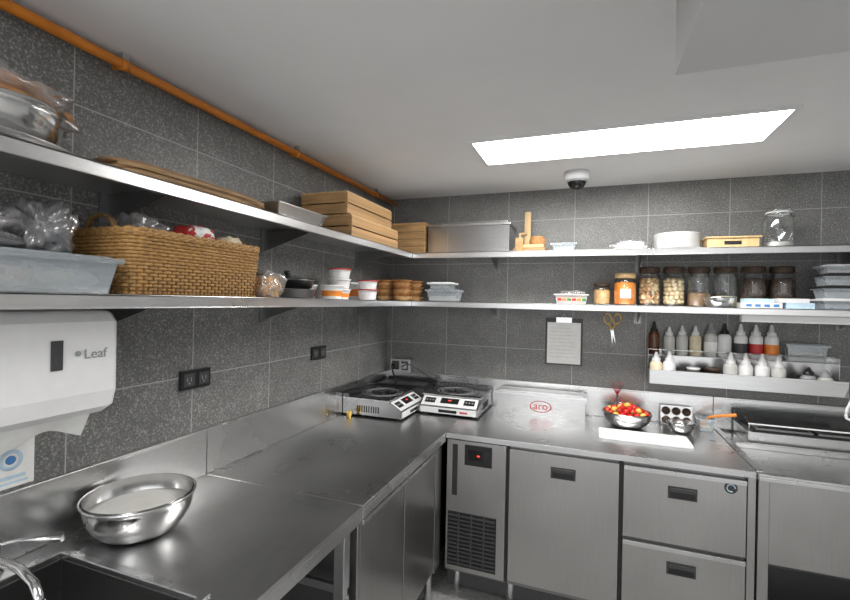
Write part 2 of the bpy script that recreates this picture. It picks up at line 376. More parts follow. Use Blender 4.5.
# ------------------------------------------------------------------ counter objects
def bowl(name,c,r,h,fill=None,fh=.6,base=.45,k='chrome'):
    b=B(name); pr=[(0,0),(r*base,0)]
    for i in range(1,11):
        t=i/10; pr.append((r*(base+(1-base)*math.sin(t*math.pi/2)**.9),h*(1-math.cos(t*math.pi/2))**.95 if i<10 else h))
    pr+=[(r*1.04,h+.001),(r*1.045,h-.003)]
    b.lathe(c,pr,k,48)
    inn=[(max(0,q[0]-.003),q[1]+.003) for q in pr[:12]]; inn[0]=(0,.003); b.lathe(c,inn,k,48)
    if fill:
        zt=h*fh; rt=0
        for q,w in zip(pr,pr[1:]):
            if q[1]<=zt<=w[1]: rt=q[0]+(w[0]-q[0])*(zt-q[1])/max(1e-6,w[1]-q[1])
        rt-=.005
        b.lathe(c,[(0,zt+.006),(rt*.3,zt+.008),(rt*.6,zt+.002),(rt*.85,zt+.001),(rt,zt-.004),(rt*.9,zt-.02)],fill,48)
    return b
bowl('mixing_bowl',(-1.285,.985,.90),.148,.118,'flour',.66,.42).done(fix=False)
b=bowl('bowl_of_cherry_tomatoes',(.215,2.94,.90),.135,.088)
random.seed(3)
def tomato(b,p,s,R,k):
    b.lathe(p,[(s*math.sin(t*math.pi/8)*(1 if 0<t<8 else 0),-s*math.cos(t*math.pi/8)*(.94 if t<7 else .85)) for t in range(9)],k,14,R=R)
    for j in range(5):
        a=j*2*math.pi/5; d=Vector((math.cos(a),math.sin(a),0))
        b.tube([Vector(p)+R@Vector((0,0,.86*s)),Vector(p)+R@(d*.30*s+Vector((0,0,.93*s))),Vector(p)+R@(d*.55*s+Vector((0,0,.86*s)))],[.09*s,.08*s,.02*s],'green',5)
cnt=0
for ring,(rr,n,z) in enumerate(((.108,17,.080),(.075,12,.098),(.038,6,.112),(.0,1,.122),(.06,9,.07))):
    for j in range(n):
        a=2*math.pi*j/n+ring*.4; R=Matrix.Rotation(random.uniform(0,6.28),3,'Z')@Matrix.Rotation(random.uniform(.4,2.6),3,'X'); cnt+=1
        tomato(b,(.215+rr*math.cos(a),2.94+rr*math.sin(a),.90+z+random.uniform(-.004,.005)),random.uniform(.017,.021),R,'tomy' if cnt%4==0 else 'tomr')
b.done(fix=False)
B('cutting_board').box(.055,.505,2.60,2.79,.90,.914,'whm').done(.004)
bowl('small_metal_bowl',(.50,2.93,.90),.072,.058,base=.4).done(fix=False)
def cooker(T):
    b=B('induction_cooker'); b.T=T; w,d,h=.195,.20,.118
    b.prism([(-d,.012),(-d,.055),(-d+.085,h-.012),(d,h-.012),(d,.012)],0,-w,w,'stb')
    b.box(-w-.004,w+.004,-d+.083,d,h-.012,h-.004,'st')
    b.box(-w+.006,w-.006,-d+.092,d-.045,h-.004,h+.002,'blkglass')
    b.box(-w,w,d-.04,d,h-.004,h+.016,'dst')
    for i in range(12): b.box(-w+.02+i*.03,-w+.035+i*.03,d-.035,d-.006,h+.016,h+.018,'blk')
    for r in(.13,.105): b.tube([(r*math.cos(t*.1963),.02+r*math.sin(t*.1963),h+.0025) for t in range(32)],.0015,'gry',5,closed=True)
    b.lathe((0,.02,h+.002),[(.0,.0),(.022,0),(.022,.010),(.014,.014),(0,.014)],'dst',20)
    for a in(0,90,180,270):
        ca,sa=math.cos(math.radians(a+20)),math.sin(math.radians(a+20)); b.tube([(ca*.02,.02+sa*.02,h+.009),(ca*.07,.02+sa*.07,h+.007)],.0045,'blk',6)
    sl=Matrix.Translation((0,-d+.0425,(.055+h-.012)/2))@Matrix.Rotation(math.atan2(h-.067,.085),4,'X')
    b2=b.T; b.T=b.T@sl
    b.box(-w+.012,w-.012,-.042,.042,.0,.003,'wht'); b.box(-.06,.06,-.018,.030,.003,.0045,'blk'); b.box(-w+.03,-w+.10,-.02,.025,.003,.0042,'blk'); b.box(w-.10,w-.03,-.02,.025,.003,.0042,'blk')
    for i in range(3):
        b.cyl((-w+.045+i*.02,0.003,.0042),.006,.002,'gry',12); b.cyl((w-.045-i*.02,0.003,.0042),.006,.002,'gry',12)
    b.box(-.010,.010,.006,.013,.0046,.005,'redled')
    b.T=b2
    b.box(-w+.012,w-.012,-d-.003,-d+.002,.015,.05,'wht')
    b.box(-.06,.06,-d-.004,-d-.002,.022,.040,'blk'); b.box(.08,.13,-d-.004,-d-.002,.026,.036,'red')
    for i in range(10): b.box(-w-.001,-w+.001,-.05+i*.016,-.043+i*.016,.03,.07,'blk'); b.box(w-.001,w+.001,-.05+i*.016,-.043+i*.016,.03,.07,'blk')
    for x in(-1,1):
        for y in(-1,1): b.cyl((x*(w-.03),y*(d-.03),0),.015,.014,'blk',12)
    b.done(.002)
cooker(T_(-1.25,2.655,.90,90)); cooker(T_(-.835,2.895,.90,0))
b=B('electric_griddle'); b.box(-1.42,-1.065,2.885,3.085,.912,1.02,'dgrey'); b.box(-1.425,-1.06,2.88,3.09,1.02,1.032,'blk'); b.box(-1.40,-1.085,2.90,3.07,1.032,1.037,'dst')
b.box(-1.425,-1.06,3.075,3.09,1.032,1.055,'blk'); b.cyl((-1.12,2.8845,.96),.016,.010,'gry',16,R=Matrix.Rotation(math.pi/2,3,'X'))
for x in(-1.39,-1.095):
    for y in(2.91,3.06): b.cyl((x,y,.90),.014,.013,'blk',12)
b.done(.003)
b=B('steel_storage_box')
b.box(-.575,-.02,2.955,3.10,.90,1.03,'stb'); b.box(-.585,-.01,2.935,3.105,1.03,1.045,'st'); b.box(-.585,-.01,2.935,2.94,1.012,1.03,'stb'); b.box(-.56,-.035,2.96,3.08,1.045,1.052,'st')
b.text('aro',at(-.29,2.9535,.963,FY),.066,'red',.001); b.lathe((-.29,2.955,.961),[(.061,0),(.068,0),(.068,.0015),(.061,.0015)],'red',32,sx=1,sy=.55,R=Matrix.Rotation(math.pi/2,3,'X'))
b.done(.003)
b=B('electrical_junction_box'); b.box(-1.40,-1.24,3.05,YB-.022,1.095,1.19,'st'); b.box(-1.40,-1.24,YB-.022,YB-.001,1.10,1.185,'st'); b.box(-1.385,-1.33,3.046,3.05,1.11,1.175,'dgrey'); b.box(-1.31,-1.255,3.046,3.05,1.11,1.175,'dgrey')
b.box(-1.375,-1.34,3.01,3.046,1.125,1.16,'blk'); b.box(-1.30,-1.265,3.01,3.046,1.125,1.16,'gry')
b.tube([(-1.357,3.015,1.14),(-1.355,2.98,1.13),(-1.33,2.95,1.10),(-1.30,2.92,1.07),(-1.28,2.89,1.05),(-1.265,2.86,1.03)],.006,'blk')
b.tube([(-1.283,3.015,1.14),(-1.27,2.97,1.15),(-1.22,2.96,1.17),(-1.16,2.98,1.14),(-1.10,3.05,1.08),(-1.03,3.08,1.05)],.005,'dgrey'); b.done(.002)
b=B('brass_burner_knob'); b.lathe((-1.37,2.40,.90),[(0,0),(.018,0),(.012,.01),(.014,.014),(.022,.026),(.020,.038),(.01,.046),(0,.047)],'brass',20); b.done()

def tub(b,x0,x1,y0,y1,z0,h,k,taper=.012,lid=None,fill=None,fk=.6,t=.002):
    def ring(e,z,ins=0): return [(x0-e+ins,y0-e+ins,z),(x1+e-ins,y0-e+ins,z),(x1+e-ins,y1+e-ins,z),(x0-e+ins,y1+e-ins,z)]
    i=b.mi(k)
    levels=[[b._v(p) for p in ring(-taper,z0)],[b._v(p) for p in ring(0,z0+h)],[b._v(p) for p in ring(.008,z0+h)],[b._v(p) for p in ring(.008,z0+h-.006)]]
    b._f(levels[0][::-1],i)
    for A,C in zip(levels,levels[1:]):
        for j in range(4): b._f([A[j],A[(j+1)%4],C[(j+1)%4],C[j]],i)
    li=[[b._v(p) for p in ring(-taper,z0+t,t)],[b._v(p) for p in ring(0,z0+h-.0005,t)]]
    b._f(li[0],i)
    for j in range(4): b._f([li[1][j],li[1][(j+1)%4],li[0][(j+1)%4],li[0][j]],i)
    if fill: b.box(x0+taper+.004,x1-taper-.004,y0+taper+.004,y1-taper-.004,z0+.004,z0+h*fk,fill)
    if lid: b.box(x0-.011,x1+.011,y0-.011,y1+.011,z0+h-.002,z0+h+.008,lid); b.box(x0+.01,x1-.01,y0+.01,y1-.01,z0+h+.008,z0+h+.012,lid)
b=B('plastic_container_with_spatula'); tub(b,.60,.690,2.99,3.09,.90,.075,'plast',fill='cream',fk=.35)
b.tube([(.63,3.04,.935),(.66,3.02,.985),(.72,2.99,1.005),(.78,2.965,1.02)],[.004,.006,.009,.01],'org',10); b.prism([(.61,.91),(.64,.91),(.645,.95),(.615,.95)],1,3.03,3.035,'org'); b.done(.002)
b=B('muffin_tray'); b.T=Matrix.Translation((.50,3.07,.90))@Matrix.Rotation(math.radians(-15),4,'X')
b.box(-.085,.085,-.004,.0,0.002,.12,'st')
for i in range(3):
    for j in range(2): b.lathe((-.055+i*.055,-.004,.032+j*.055),[(.024,0),(.021,.02),(0,.021)],'dark',16,R=Matrix.Rotation(math.pi/2,3,'X')); b.tube([(-.055+i*.055+.024*math.cos(t*.4),-.005,.032+j*.055+.024*math.sin(t*.4)) for t in range(16)],.002,'st',5)
b.done()
b=B('red_wire_whisk'); 
for j in range(7):
    a=(j-3)*.16; b.tube([(.17,3.105,1.05),(.17+.04*math.sin(a),3.105,1.08),(.17+.06*math.sin(a*1.3),3.105,1.115),(.17+.035*math.sin(a*1.5),3.105,1.135)],.0015,'red',6)
b.tube([(.17,3.105,.9005),(.17,3.105,1.05)],.006,'dgrey',10); b.done()
b=B('refrigerated_topping_rail'); x0=.80
b.box(x0,2.2,2.84,3.10,.8905,.965,'st'); b.box(x0+.02,2.18,2.85,3.09,.965,.972,'blk')
for i in range(5):
    xx=x0+.04+i*.27; b.box(xx,xx+.25,2.86,3.07,.972,.985,'dst'); b.box(xx+.015,xx+.235,2.875,3.055,.984,.988,'blkglass')
b.box(x0,2.2,3.07,3.10,.965,1.03,'dgrey'); b.prism([(2.86,1.0),(3.08,1.05),(3.08,1.055),(2.86,1.005)],0,x0+.01,2.19,'glass')
b.tube([(x0+.01,2.86,.965),(x0+.01,2.86,1.003)],.004,'chrome'); b.tube([(2.18,2.86,.965),(2.18,2.86,1.003)],.004,'chrome')
b.tube([(x0+.005,2.86,1.003),(2.19,2.86,1.003)],.004,'wht'); b.done(.002)

# ------------------------------------------------------------------ wall objects
b=B('paper_towel_dispenser')
b.prism([(XL+.001,1.578),(-1.275,1.578),(-1.252,1.55),(-1.250,1.36),(-1.262,1.315),(-1.30,1.292),(XL+.001,1.292)],1,.50,.885,'wht')
b.done(.016,4)
b=B('label_window')
b.box(-1.252,-1.2485,.718,.736,1.435,1.50,'blue'); b.box(-1.252,-1.2475,.714,.740,1.43,1.505,'dgrey'); b.text('Leaf',at(-1.2495,.820,1.464,FX),.036,'gry'); b.lathe((-1.2500,.776,1.468),[(0,0),(.007,0),(.007,.002),(0,.002)],'gry',16,R=Matrix.Rotation(math.pi/2,3,'Y'))
ch=b.done(); ch.parent=bpy.data.objects['paper_towel_dispenser']
b=B('towel_sheet'); i=b.mi('paper'); gr=[]
for a in range(15):
    row=[]
    for c in range(9):
        y=.50+.35*a/14; t=c/8; x=-1.31-.04*t+.012*math.sin(a*.9)*t; z=1.295-(.065+.02*math.sin(a*.45))*t+.008*math.sin(a*.7+1)*t
        row.append(b._v((x,y,z)))
    gr.append(row)
for a in range(14):
    for c in range(8): b._f([gr[a][c],gr[a+1][c],gr[a+1][c+1],gr[a][c+1]],i,True)
o=b.done(); o.parent=bpy.data.objects['paper_towel_dispenser']
b=B('wall_poster'); b.box(XL+.001,XL+.003,.55,.80,1.095,1.255,'paper')
for z in(1.235,1.220,1.105): b.box(XL+.003,XL+.0035,.60,.785,z,z+.006,'lblue')
b.lathe((XL+.003,.745,1.17),[(.018,0),(.028,0),(.028,.001),(.018,.001)],'lblue',24,R=Matrix.Rotation(math.pi/2,3,'Y')); b.lathe((XL+.003,.745,1.17),[(0,0),(.012,0),(.012,.001),(0,.001)],'blue',24,R=Matrix.Rotation(math.pi/2,3,'Y')); b.box(XL+.003,XL+.0035,.66,.78,1.118,1.128,'lblue'); b.done()
def outlet(y0,y1,z0,z1):
    b=B('wall_outlet'); b.box(XL+.001,XL+.012,y0,y1,z0,z1,'blk')
    for i in range(2):
        yc=y0+(y1-y0)*(i+.5)/2; zc=(z0+z1)/2; b.box(XL+.012,XL+.015,yc-.024,yc+.024,zc-.024,zc+.024,'dgrey')
        b.box(XL+.0151,XL+.0155,yc-.010,yc-.007,zc-.006,zc+.010,'gry'); b.box(XL+.0151,XL+.0155,yc+.007,yc+.010,zc-.006,zc+.010,'gry'); b.box(XL+.0151,XL+.0155,yc-.003,yc+.003,zc-.016,zc-.010,'gry')
    b.done(.003)
outlet(1.27,1.41,1.262,1.335); outlet(2.12,2.26,1.28,1.352)
b=B('clipboard'); b.box(-.285,-.045,YB-.006,YB-.0005,1.215,1.53,'dgrey'); b.box(-.272,-.058,YB-.0075,YB-.006,1.225,1.50,'paper'); b.box(-.215,-.115,YB-.014,YB-.0075,1.50,1.535,'chrome'); b.tube([(-.18,YB-.01,1.53),(-.165,YB-.01,1.555),(-.15,YB-.01,1.53)],.004,'chrome')
for i in range(9): b.box(-.255,-.08-.02*(i%3),YB-.0079,YB-.0075,1.27+i*.024,1.2712+i*.024,'gry')
b.done(.0015)
b=B('kitchen_scissors')
def loop(cx,cz,rx,rz,ang): 
    R=Matrix.Rotation(math.radians(ang),3,'Y'); return [Vector((cx,YB-.008,cz))+R@Vector((rx*math.cos(t*.3927),0,rz*math.sin(t*.3927))) for t in range(16)]
b.tube(loop(.105,1.535,.022,.034,-15),.005,'brass',8,closed=True); b.tube(loop(.16,1.535,.022,.034,15),.005,'brass',8,closed=True)
b.tube([(.112,YB-.008,1.502),(.132,YB-.008,1.465)],.006,'brass'); b.tube([(.152,YB-.008,1.502),(.132,YB-.008,1.465)],.006,'brass')
b.prism([(.125,1.47),(.140,1.47),(.155,1.37)],1,YB-.010,YB-.007,'chrome'); b.prism([(.122,1.47),(.138,1.47),(.135,1.365)],1,YB-.006,YB-.003,'chrome'); b.cyl((.132,YB-.012,1.463),.005,.008,'chrome',12,R=Matrix.Rotation(-math.pi/2,3,'X')); b.cyl((.105,YB-.001,1.567),.004,.02,'chrome',10,R=Matrix.Rotation(math.pi/2,3,'X')); b.done()
b=B('bottle_rack'); rx0,rx1=.335,1.27
b.box(rx0,rx1,2.955,3.128,1.165,1.169,'st'); b.box(rx0,rx1,2.952,2.955,1.165,1.245,'stb'); b.box(rx0,rx1,2.948,2.958,1.241,1.248,'st')
b.box(rx0,rx0+.003,2.955,3.128,1.165,1.245,'st'); b.box(rx1-.003,rx1,2.955,3.128,1.165,1.245,'st'); b.box(rx0,rx1,3.128,3.131,1.165,1.36,'stb')
b.box(rx0,rx1,3.045,3.128,1.325,1.329,'st'); b.tube([(rx0,3.045,1.36),(rx1,3.045,1.36)],.003,'chrome'); b.box(rx0,rx0+.003,3.045,3.128,1.245,1.36,'st'); b.box(rx1-.003,rx1,3.045,3.128,1.245,1.36,'st'); b.done(.001)
def squeeze(x,y,z,r=.028,h=.19,k='milk',cap='wht',name='squeeze_bottle',label=None):
    b=B(name); hb=h*.66
    b.lathe((x,y,z),[(0,0),(r*.95,0),(r,.004),(r,hb*.9),(r*.85,hb),(r*.62,hb+.006)],k,20)
    b.lathe((x,y,z),[(r*.66,hb+.002),(r*.68,hb+.022),(r*.45,hb+.027),(r*.2,h-.002),(r*.12,h),(0,h)],cap,20)
    if label: b.lathe((x,y,z),[(r*1.01,hb*.2),(r*1.03,hb*.22),(r*1.03,hb*.65),(r*1.01,hb*.67)],label,20)
    b.done()
for x,k,c,h,l in ((.372,'brown','blk',.20,None),(.455,'milk','wht',.17,None),(.525,'milk','wht',.18,None),(.595,'cream','wht',.18,None)): squeeze(x,3.09,1.329,.031,h,k,c,label=l)
for x,k,c,h,l in ((.675,'milk','gry',.20,'paper'),(.745,'wht','blk',.20,None),(.825,'wht','wht',.20,'dgrey'),(.900,'wht','wht',.20,'red'),(.975,'wht','wht',.20,'org')): squeeze(x,3.09,1.329,.034,h,k,c,'sauce_bottle',l)
for x,k,h,c in ((.375,'cream',.18,'wht'),(.445,'wht',.19,'wht'),(.755,'milk',.20,'wht'),(.828,'wht',.20,'wht'),(.905,'wht',.20,'wht'),(.98,'milk',.19,'wht'),(1.115,'gry',.14,'blk'),(1.19,'milk',.13,'gry')): squeeze(x,3.0,1.169,.035,h,k,c)
b=B('spice_tub'); b.lathe((.665,3.0,1.169),[(0,0),(.033,0),(.036,.09),(.038,.09),(.038,.105),(0,.105)],'dark',24,ks=['dark','dark','red','dark','dark']); b.done()
b=B('spice_tub'); b.lathe((.57,3.0,1.169),[(0,0),(.030,0),(.033,.09),(.035,.09),(.035,.10),(0,.10)],'milk',24,ks=['milk','milk','wht','wht','wht']); b.done()
b=B('plastic_food_container'); tub(b,1.04,1.22,3.055,3.115,1.329,.09,'plast',.006,lid='plast',fill='cream'); b.done()
b=B('under_shelf_cable_trunking'); b.box(.76,2.2,2.83,2.87,Z1-.075,Z1-.038,'wht'); b.box(.78,.80,2.83,2.86,Z1-.04,Z1-.037,'wht'); b.done(.003)
b=B('power_socket_with_cable'); b.box(1.40,1.50,YB-.02,YB-.001,1.27,1.38,'blk')
P=[Vector(q) for q in((1.44,3.10,1.34),(1.38,3.03,1.365),(1.325,2.97,1.34),(1.295,2.94,1.26),(1.27,2.92,1.17),(1.245,2.91,1.11),(1.24,2.90,1.07),(1.27,2.90,1.062),(1.33,2.92,1.07),(1.42,2.98,1.12))]
Q=[]
for a in range(len(P)-1):
    p0,p1,p2,p3=P[max(a-1,0)],P[a],P[a+1],P[min(a+2,len(P)-1)]
    for t in (0,.25,.5,.75): Q.append(.5*((2*p1)+(p2-p0)*t+(2*p0-5*p1+4*p2-p3)*t*t+(3*p1-p0-3*p2+p3)*t**3))
b.tube(Q,.007,'wht',10); b.done(.001)

# ------------------------------------------------------------------ lower left shelf
b=B('plastic_storage_box'); tub(b,-1.44,-1.175,.38,.825,Z1,.085,'plast',.015,lid='plast',fill=None)
for j,(yy,kk) in enumerate(((.45,'cream'),(.54,'wht'),(.63,'cookie'),(.72,'cream'),(.77,'wht'))): b.blob((-1.31,yy,Z1+.034),(.085,.045,.03),kk,.35,4,3,seed=70+j)
b.done(.006,fix=False)
b=B('plastic_food_bag'); b.blob((-1.31,.50,Z1+.097+.045),(.10,.13,.055),'bag',.5,3,4,seed=2); b.blob((-1.31,.52,Z1+.097+.033),(.07,.09,.035),'wht',.3,3,3,seed=4); b.done(fix=False)
b=B('plastic_food_bag'); b.blob((-1.31,.72,Z1+.097+.052),(.065,.055,.075),'bag',.6,3,4,seed=5); b.blob((-1.31,.72,Z1+.097+.03),(.05,.04,.034),'dgrey',.3,3,3,seed=6);b.done(fix=False)
b=B('wicker_basket'); bx0,bx1,by0,by1=-1.44,-1.175,.86,1.37; rows=17; H=.175
def rrect(x0,x1,y0,y1,r,n=6):
    P=[]
    cs=((x1-r,y0+r,-90),(x1-r,y1-r,0),(x0+r,y1-r,90),(x0+r,y0+r,180))
    for ci,(cx,cy,a0) in enumerate(cs):
        for j in range(n+1):
            a=math.radians(a0+90*j/n); P.append((cx+r*math.cos(a),cy+r*math.sin(a)))
    Q=[]
    for j in range(len(P)):
        p,q=Vector(P[j]),Vector(P[(j+1)%len(P)]); L=(q-p).length; k=max(1,int(L/.0075))
        for t in range(k): Q.append(p.lerp(q,t/k))
    return Q
for i in range(rows):
    t=i/(rows-1); e=.012*(1-t); pts=rrect(bx0+e,bx1-e,by0+e,by1-e,.035)
    out=[]; L=0
    for j,p in enumerate(pts):
        if j: L+=(p-pts[j-1]).length
        q0,q1=pts[j-1],pts[(j+1)%len(pts)]; tn=(q1-q0).normalized(); nn=Vector((tn.y,-tn.x))
        o=.0035*math.sin(L*2*math.pi/.030+(math.pi if i%2 else 0)); out.append((p.x+nn.x*o,p.y+nn.y*o,Z1+.006+t*(H-.012)))
    b.tube(out,.0056,'wick',6,closed=True)
pts=rrect(bx0+.006,bx1-.006,by0+.006,by1-.006,.035)
for j in range(0,len(pts),2): b.tube([(pts[j].x,pts[j].y,Z1+.003),(pts[j].x,pts[j].y,Z1+H)],.0025,'wickd',5)
pts=rrect(bx0-.002,bx1+.002,by0-.002,by1+.002,.035)
for ph in(0,math.pi):
    b.tube([(p.x,p.y,Z1+H+.004+.006*math.sin(j*.8+ph)) for j,p in enumerate(pts)],.0065,'wick',6,closed=True)
b.box(bx0+.012,bx1-.012,by0+.012,by1-.012,Z1+.001,Z1+.007,'wick')
for yy in(by0+.002,by1-.002): 
    xm=(bx0+bx1)/2
    for o in(0,.008): b.tube([(xm+.06*math.cos(a*math.pi/10),yy+o*.5,Z1+H+.0+.05*math.sin(a*math.pi/10)) for a in range(11)],.006,'wickd',6)
b.done(fix=False)
b=B('grocery_packets'); 
b.box(-1.40,-1.22,.90,1.33,Z1+.008,Z1+.12,'kraft2')
b.blob((-1.31,.97,Z1+.175),(.08,.07,.055),'bag',.5,3,4,seed=9); b.blob((-1.25,1.13,Z1+.185),(.05,.055,.05),'red',.35,3,4,seed=11); b.blob((-1.230,1.13,Z1+.200),(.035,.045,.030),'paper',.35,4,3,seed=12); b.blob((-1.33,1.20,Z1+.16),(.06,.06,.04),'wht',.4,3,3,seed=14); b.blob((-1.25,1.28,Z1+.172),(.05,.055,.046),'cream',.3,3,3,seed=13); b.done(fix=False)
b=B('bread_bag'); b.blob((-1.24,1.455,Z1+.036),(.07,.05,.048),'cookie',.35,4,4,seed=20); b.blob((-1.24,1.455,Z1+.045),(.075,.056,.056),'bag',.5,3,4,seed=21); b.done(fix=False)
def pan(name,cx,cy,z,r,ang,k='dst',h=.04):
    b=B(name); b.lathe((cx,cy,z),[(0,0),(r*.8,0),(r*.9,.006),(r,h),(r*1.02,h+.001),(r*.985,h-.002),(r*.88,.01),(0,.006)],k,40)
    d=Vector((math.cos(ang),math.sin(ang),0)); b.tube([Vector((cx,cy,z+h*.7))+d*r*.95,Vector((cx,cy,z+h))+d*(r+.02),Vector((cx,cy,z+h+.025))+d*(r+.06),Vector((cx,cy,z+h+.045))+d*(r+.09)],[.007,.008,.011,.010],'blk',10)
    b.done(fix=False)
pan('frying_pan',-1.31,1.70,Z1,.130,math.radians(285)); pan('frying_pan',-1.31,1.705,Z1+.043,.120,math.radians(262))
b=B('pan_lid'); b.lathe((-1.31,1.705,Z1+.086),[(0,.018),(.05,.015),(.115,.001),(.121,0)],'chrome',40); b.lathe((-1.31,1.705,Z1+.103),[(0,.022),(.018,.022),(.016,.006),(.006,0)],'blk',20); b.done(fix=False)
def papertub(x,y,z,r,h,k='paper',band='org',lid='red'):
    b=B('food_tub'); n=[(0,0),(r*.82,0),(r*.84,h*.2),(r*.91,h*.6),(r*.96,h*.88),(r*1.02,h*.88),(r*1.03,h),(r*.98,h),(0,h)]
    b.lathe((x,y,z),n,k,28,ks=[k,k,band,k,lid,lid,'wht','wht']); b.done()
papertub(-1.235,1.96,Z1,.058,.07,band='org',lid='wht'); papertub(-1.36,1.92,Z1,.055,.07,band='red',lid='wht'); papertub(-1.30,2.14,Z1,.062,.055,'wht','org','wht'); papertub(-1.30,2.14,Z1+.0555,.062,.055,'wht','wht','wht'); papertub(-1.30,2.14,Z1+.111,.062,.055,'wht','wht','red')
papertub(-1.21,2.30,Z1,.058,.06,'wht','wht','red'); papertub(-1.21,2.30,Z1+.0605,.058,.05,'wht','wht','red'); papertub(-1.345,2.36,Z1,.06,.10,'paper','org','wht')
b=B('stack_of_wafer_bowls')
for cx,cy in((-1.30,2.95),(-1.17,2.93),(-1.33,2.78),(-1.19,2.76)):
    for i in range(6):
        z=Z1+i*.022; ox=.006*math.sin(i*2.1+cx*9); b.lathe((cx+ox,cy,z),[(0,0),(.035,0),(.045,.008),(.062,.026),(.064,.028),(.058,.024),(.04,.008),(0,.006)],'bread' if i%2 else 'cookie',24)
b.done(fix=False)
b=B('plastic_food_container'); tub(b,-1.04,-.83,2.83,2.97,Z1,.07,'plast',.012,lid='plast',fill='cream',fk=.5); tub(b,-1.03,-.87,2.84,2.96,Z1+.083,.035,'plast',.01,lid='wht',fill='cream'); b.done(.003)

# ------------------------------------------------------------------ lower right shelf
b=B('small_basket_of_packets'); tub(b,-.205,-.02,2.83,2.93,Z1,.06,'wht',.01)
for i in range(6): b.box(-.19+i*.028,-.167+i*.028,2.820,2.832,Z1+.02,Z1+.035,('red','org','green')[i%3])
b.box(-.19,-.03,2.845,2.92,Z1+.004,Z1+.05,'cream'); b.blob((-.11,2.88,Z1+.062),(.07,.035,.02),'bag',.5,4,3,seed=30); b.done(.001)
def jar(x,y,z,r,h,fill,fh,lid='dark',style=0,name='glass_jar',label=None):
    b=B(name)
    b.lathe((x,y,z),[(0,.002),(r*.9,.0),(r,.008),(r,h*.72),(r*.93,h*.79),(r*.8,h*.82),(r*.8,h*.86)],'glass',32)
    b.lathe((x,y,z),[(0,h*.85),(r*.9,h*.85),(r*.92,h*.86),(r*.92,h*.97),(r*.88,h),(0,h)],lid,32)
    if label: b.box(x-r*.45,x+r*.45,y-r-.003,y-r*.88,z+h*.22,z+h*.5,label)
    if fill=='balls' or fill=='discs':
        rnd=random.Random(int(x*1000))
        rr=.0145; zz=z+.012+rr
        while zz<z+h*fh:
            for ring,n in((r-.005-rr,int(2*math.pi*(r-.02)/(2*rr))),(r*.4,5)):
                o=rnd.random()*6
                for j in range(n):
                    a=o+2*math.pi*j/n; p=(x+ring*math.cos(a),y+ring*math.sin(a),zz+rnd.uniform(-.003,.003))
                    if fill=='balls': b.lathe(p,[(0,-rr),(rr*.7,-rr*.7),(rr,0),(rr*.7,rr*.7),(0,rr)],'nut',8)
                    else:
                        R=Matrix.Rotation(rnd.uniform(0,6),3,'Z')@Matrix.Rotation(rnd.uniform(.8,1.5),3,'X'); b.lathe(p,[(0,-.004),(.014,-.004),(.017,0),(.014,.004),(0,.004)],'nut' if j%3==0 else 'cookie',10,R=R)
            zz+=rr*1.75
    elif fill: b.lathe((x,y,z),[(0,.006),(r*.9,.006),(r*.95,.012),(r*.95,h*fh*.95),(r*.7,h*fh),(0,h*fh*1.03)],fill,32)
    b.done(fix=False)
jar(.065,3.03,Z1,.052,.135,'cookie',.7,'dark'); 
jar(.195,3.0,Z1,.064,.195,'org',.72,'woodl',label='paper')
for x,f,fh in((.335,'discs',.66),(.468,'balls',.68),(.600,'kraft',.35),(.733,'cream',.28),(.870,'dark',.72),(1.005,'dark',.72)): jar(x,3.05,Z1,.0625,.235,f,fh,'dark')
bowl('small_metal_bowl',(.665,2.895,Z1),.075,.055,base=.45).done(fix=False)
b=B('food_packaging_boxes'); b.box(.765,.935,2.82,2.95,Z1,Z1+.028,'paper'); b.box(.95,1.07,2.82,2.95,Z1,Z1+.03,'lblue'); b.box(.78,.90,2.83,2.94,Z1+.028,Z1+.05,'lblue'); b.box(.92,1.05,2.825,2.945,Z1+.0305,Z1+.052,'wht')
for i in range(4): b.box(.775+i*.04,.80+i*.04,2.8185,2.82,Z1+.006,Z1+.02,'blue')
b.done(.0015)
b=B('stack_of_deli_containers')
tub(b,1.11,1.33,2.83,2.96,Z1,.045,'plast',.01,lid='wht',fill='wht'); tub(b,1.11,1.33,2.83,2.96,Z1+.058,.05,'plast',.01,lid='blk',fill='gry'); tub(b,1.115,1.325,2.83,2.96,Z1+.121,.05,'plast',.01,lid='blk',fill='dark'); tub(b,1.12,1.32,2.83,2.96,Z1+.184,.035,'plast',.01,lid='gry',fill='pink'); b.done(.002)
b=B('flour_storage_bin'); tub(b,1.40,1.75,2.84,3.08,Z1,.12,'plast',.015,lid='wht',fill='cream'); b.done(.003)

# ------------------------------------------------------------------ upper left shelf
b=B('serving_tray'); b.lathe((-1.295,.56,Z2),[(0,0),(.12,0),(.155,.016),(.157,.016),(.158,.013),(.12,.003),(0,.003)],'st',40,sx=.98,sy=1.35); b.done(fix=False)
b=bowl('mixing_bowl',(-1.295,.60,Z2+.004),.140,.095,'bread',.8); b.blob((-1.29,.59,Z2+.115),(.10,.13,.05),'bread',.35,3,4,seed=41); b.blob((-1.285,.59,Z2+.115),(.105,.15,.065),'bag',.45,3,4,seed=42); b.done(fix=False)
b=B('paper_bag_stack')
for i in range(5):
    o=.006*math.sin(i*3); R3=Matrix.Rotation(.03*math.sin(i*2.3),4,'Z'); b.T=Matrix.Translation((-1.265+o,1.12+2*o,Z2+.006+i*.0085))@R3
    b.blob((0,0,0),(.098,.285,.0078),('kraft','kraft2')[i%2],.10,2.2,4,seed=50+i,pw=.42)
b.T=Matrix.Identity(4); b.done(fix=False)
b=B('hotel_pan'); tub(b,-1.40,-1.17,1.46,1.80,Z2,.062,'st',.02); b.done(.004)
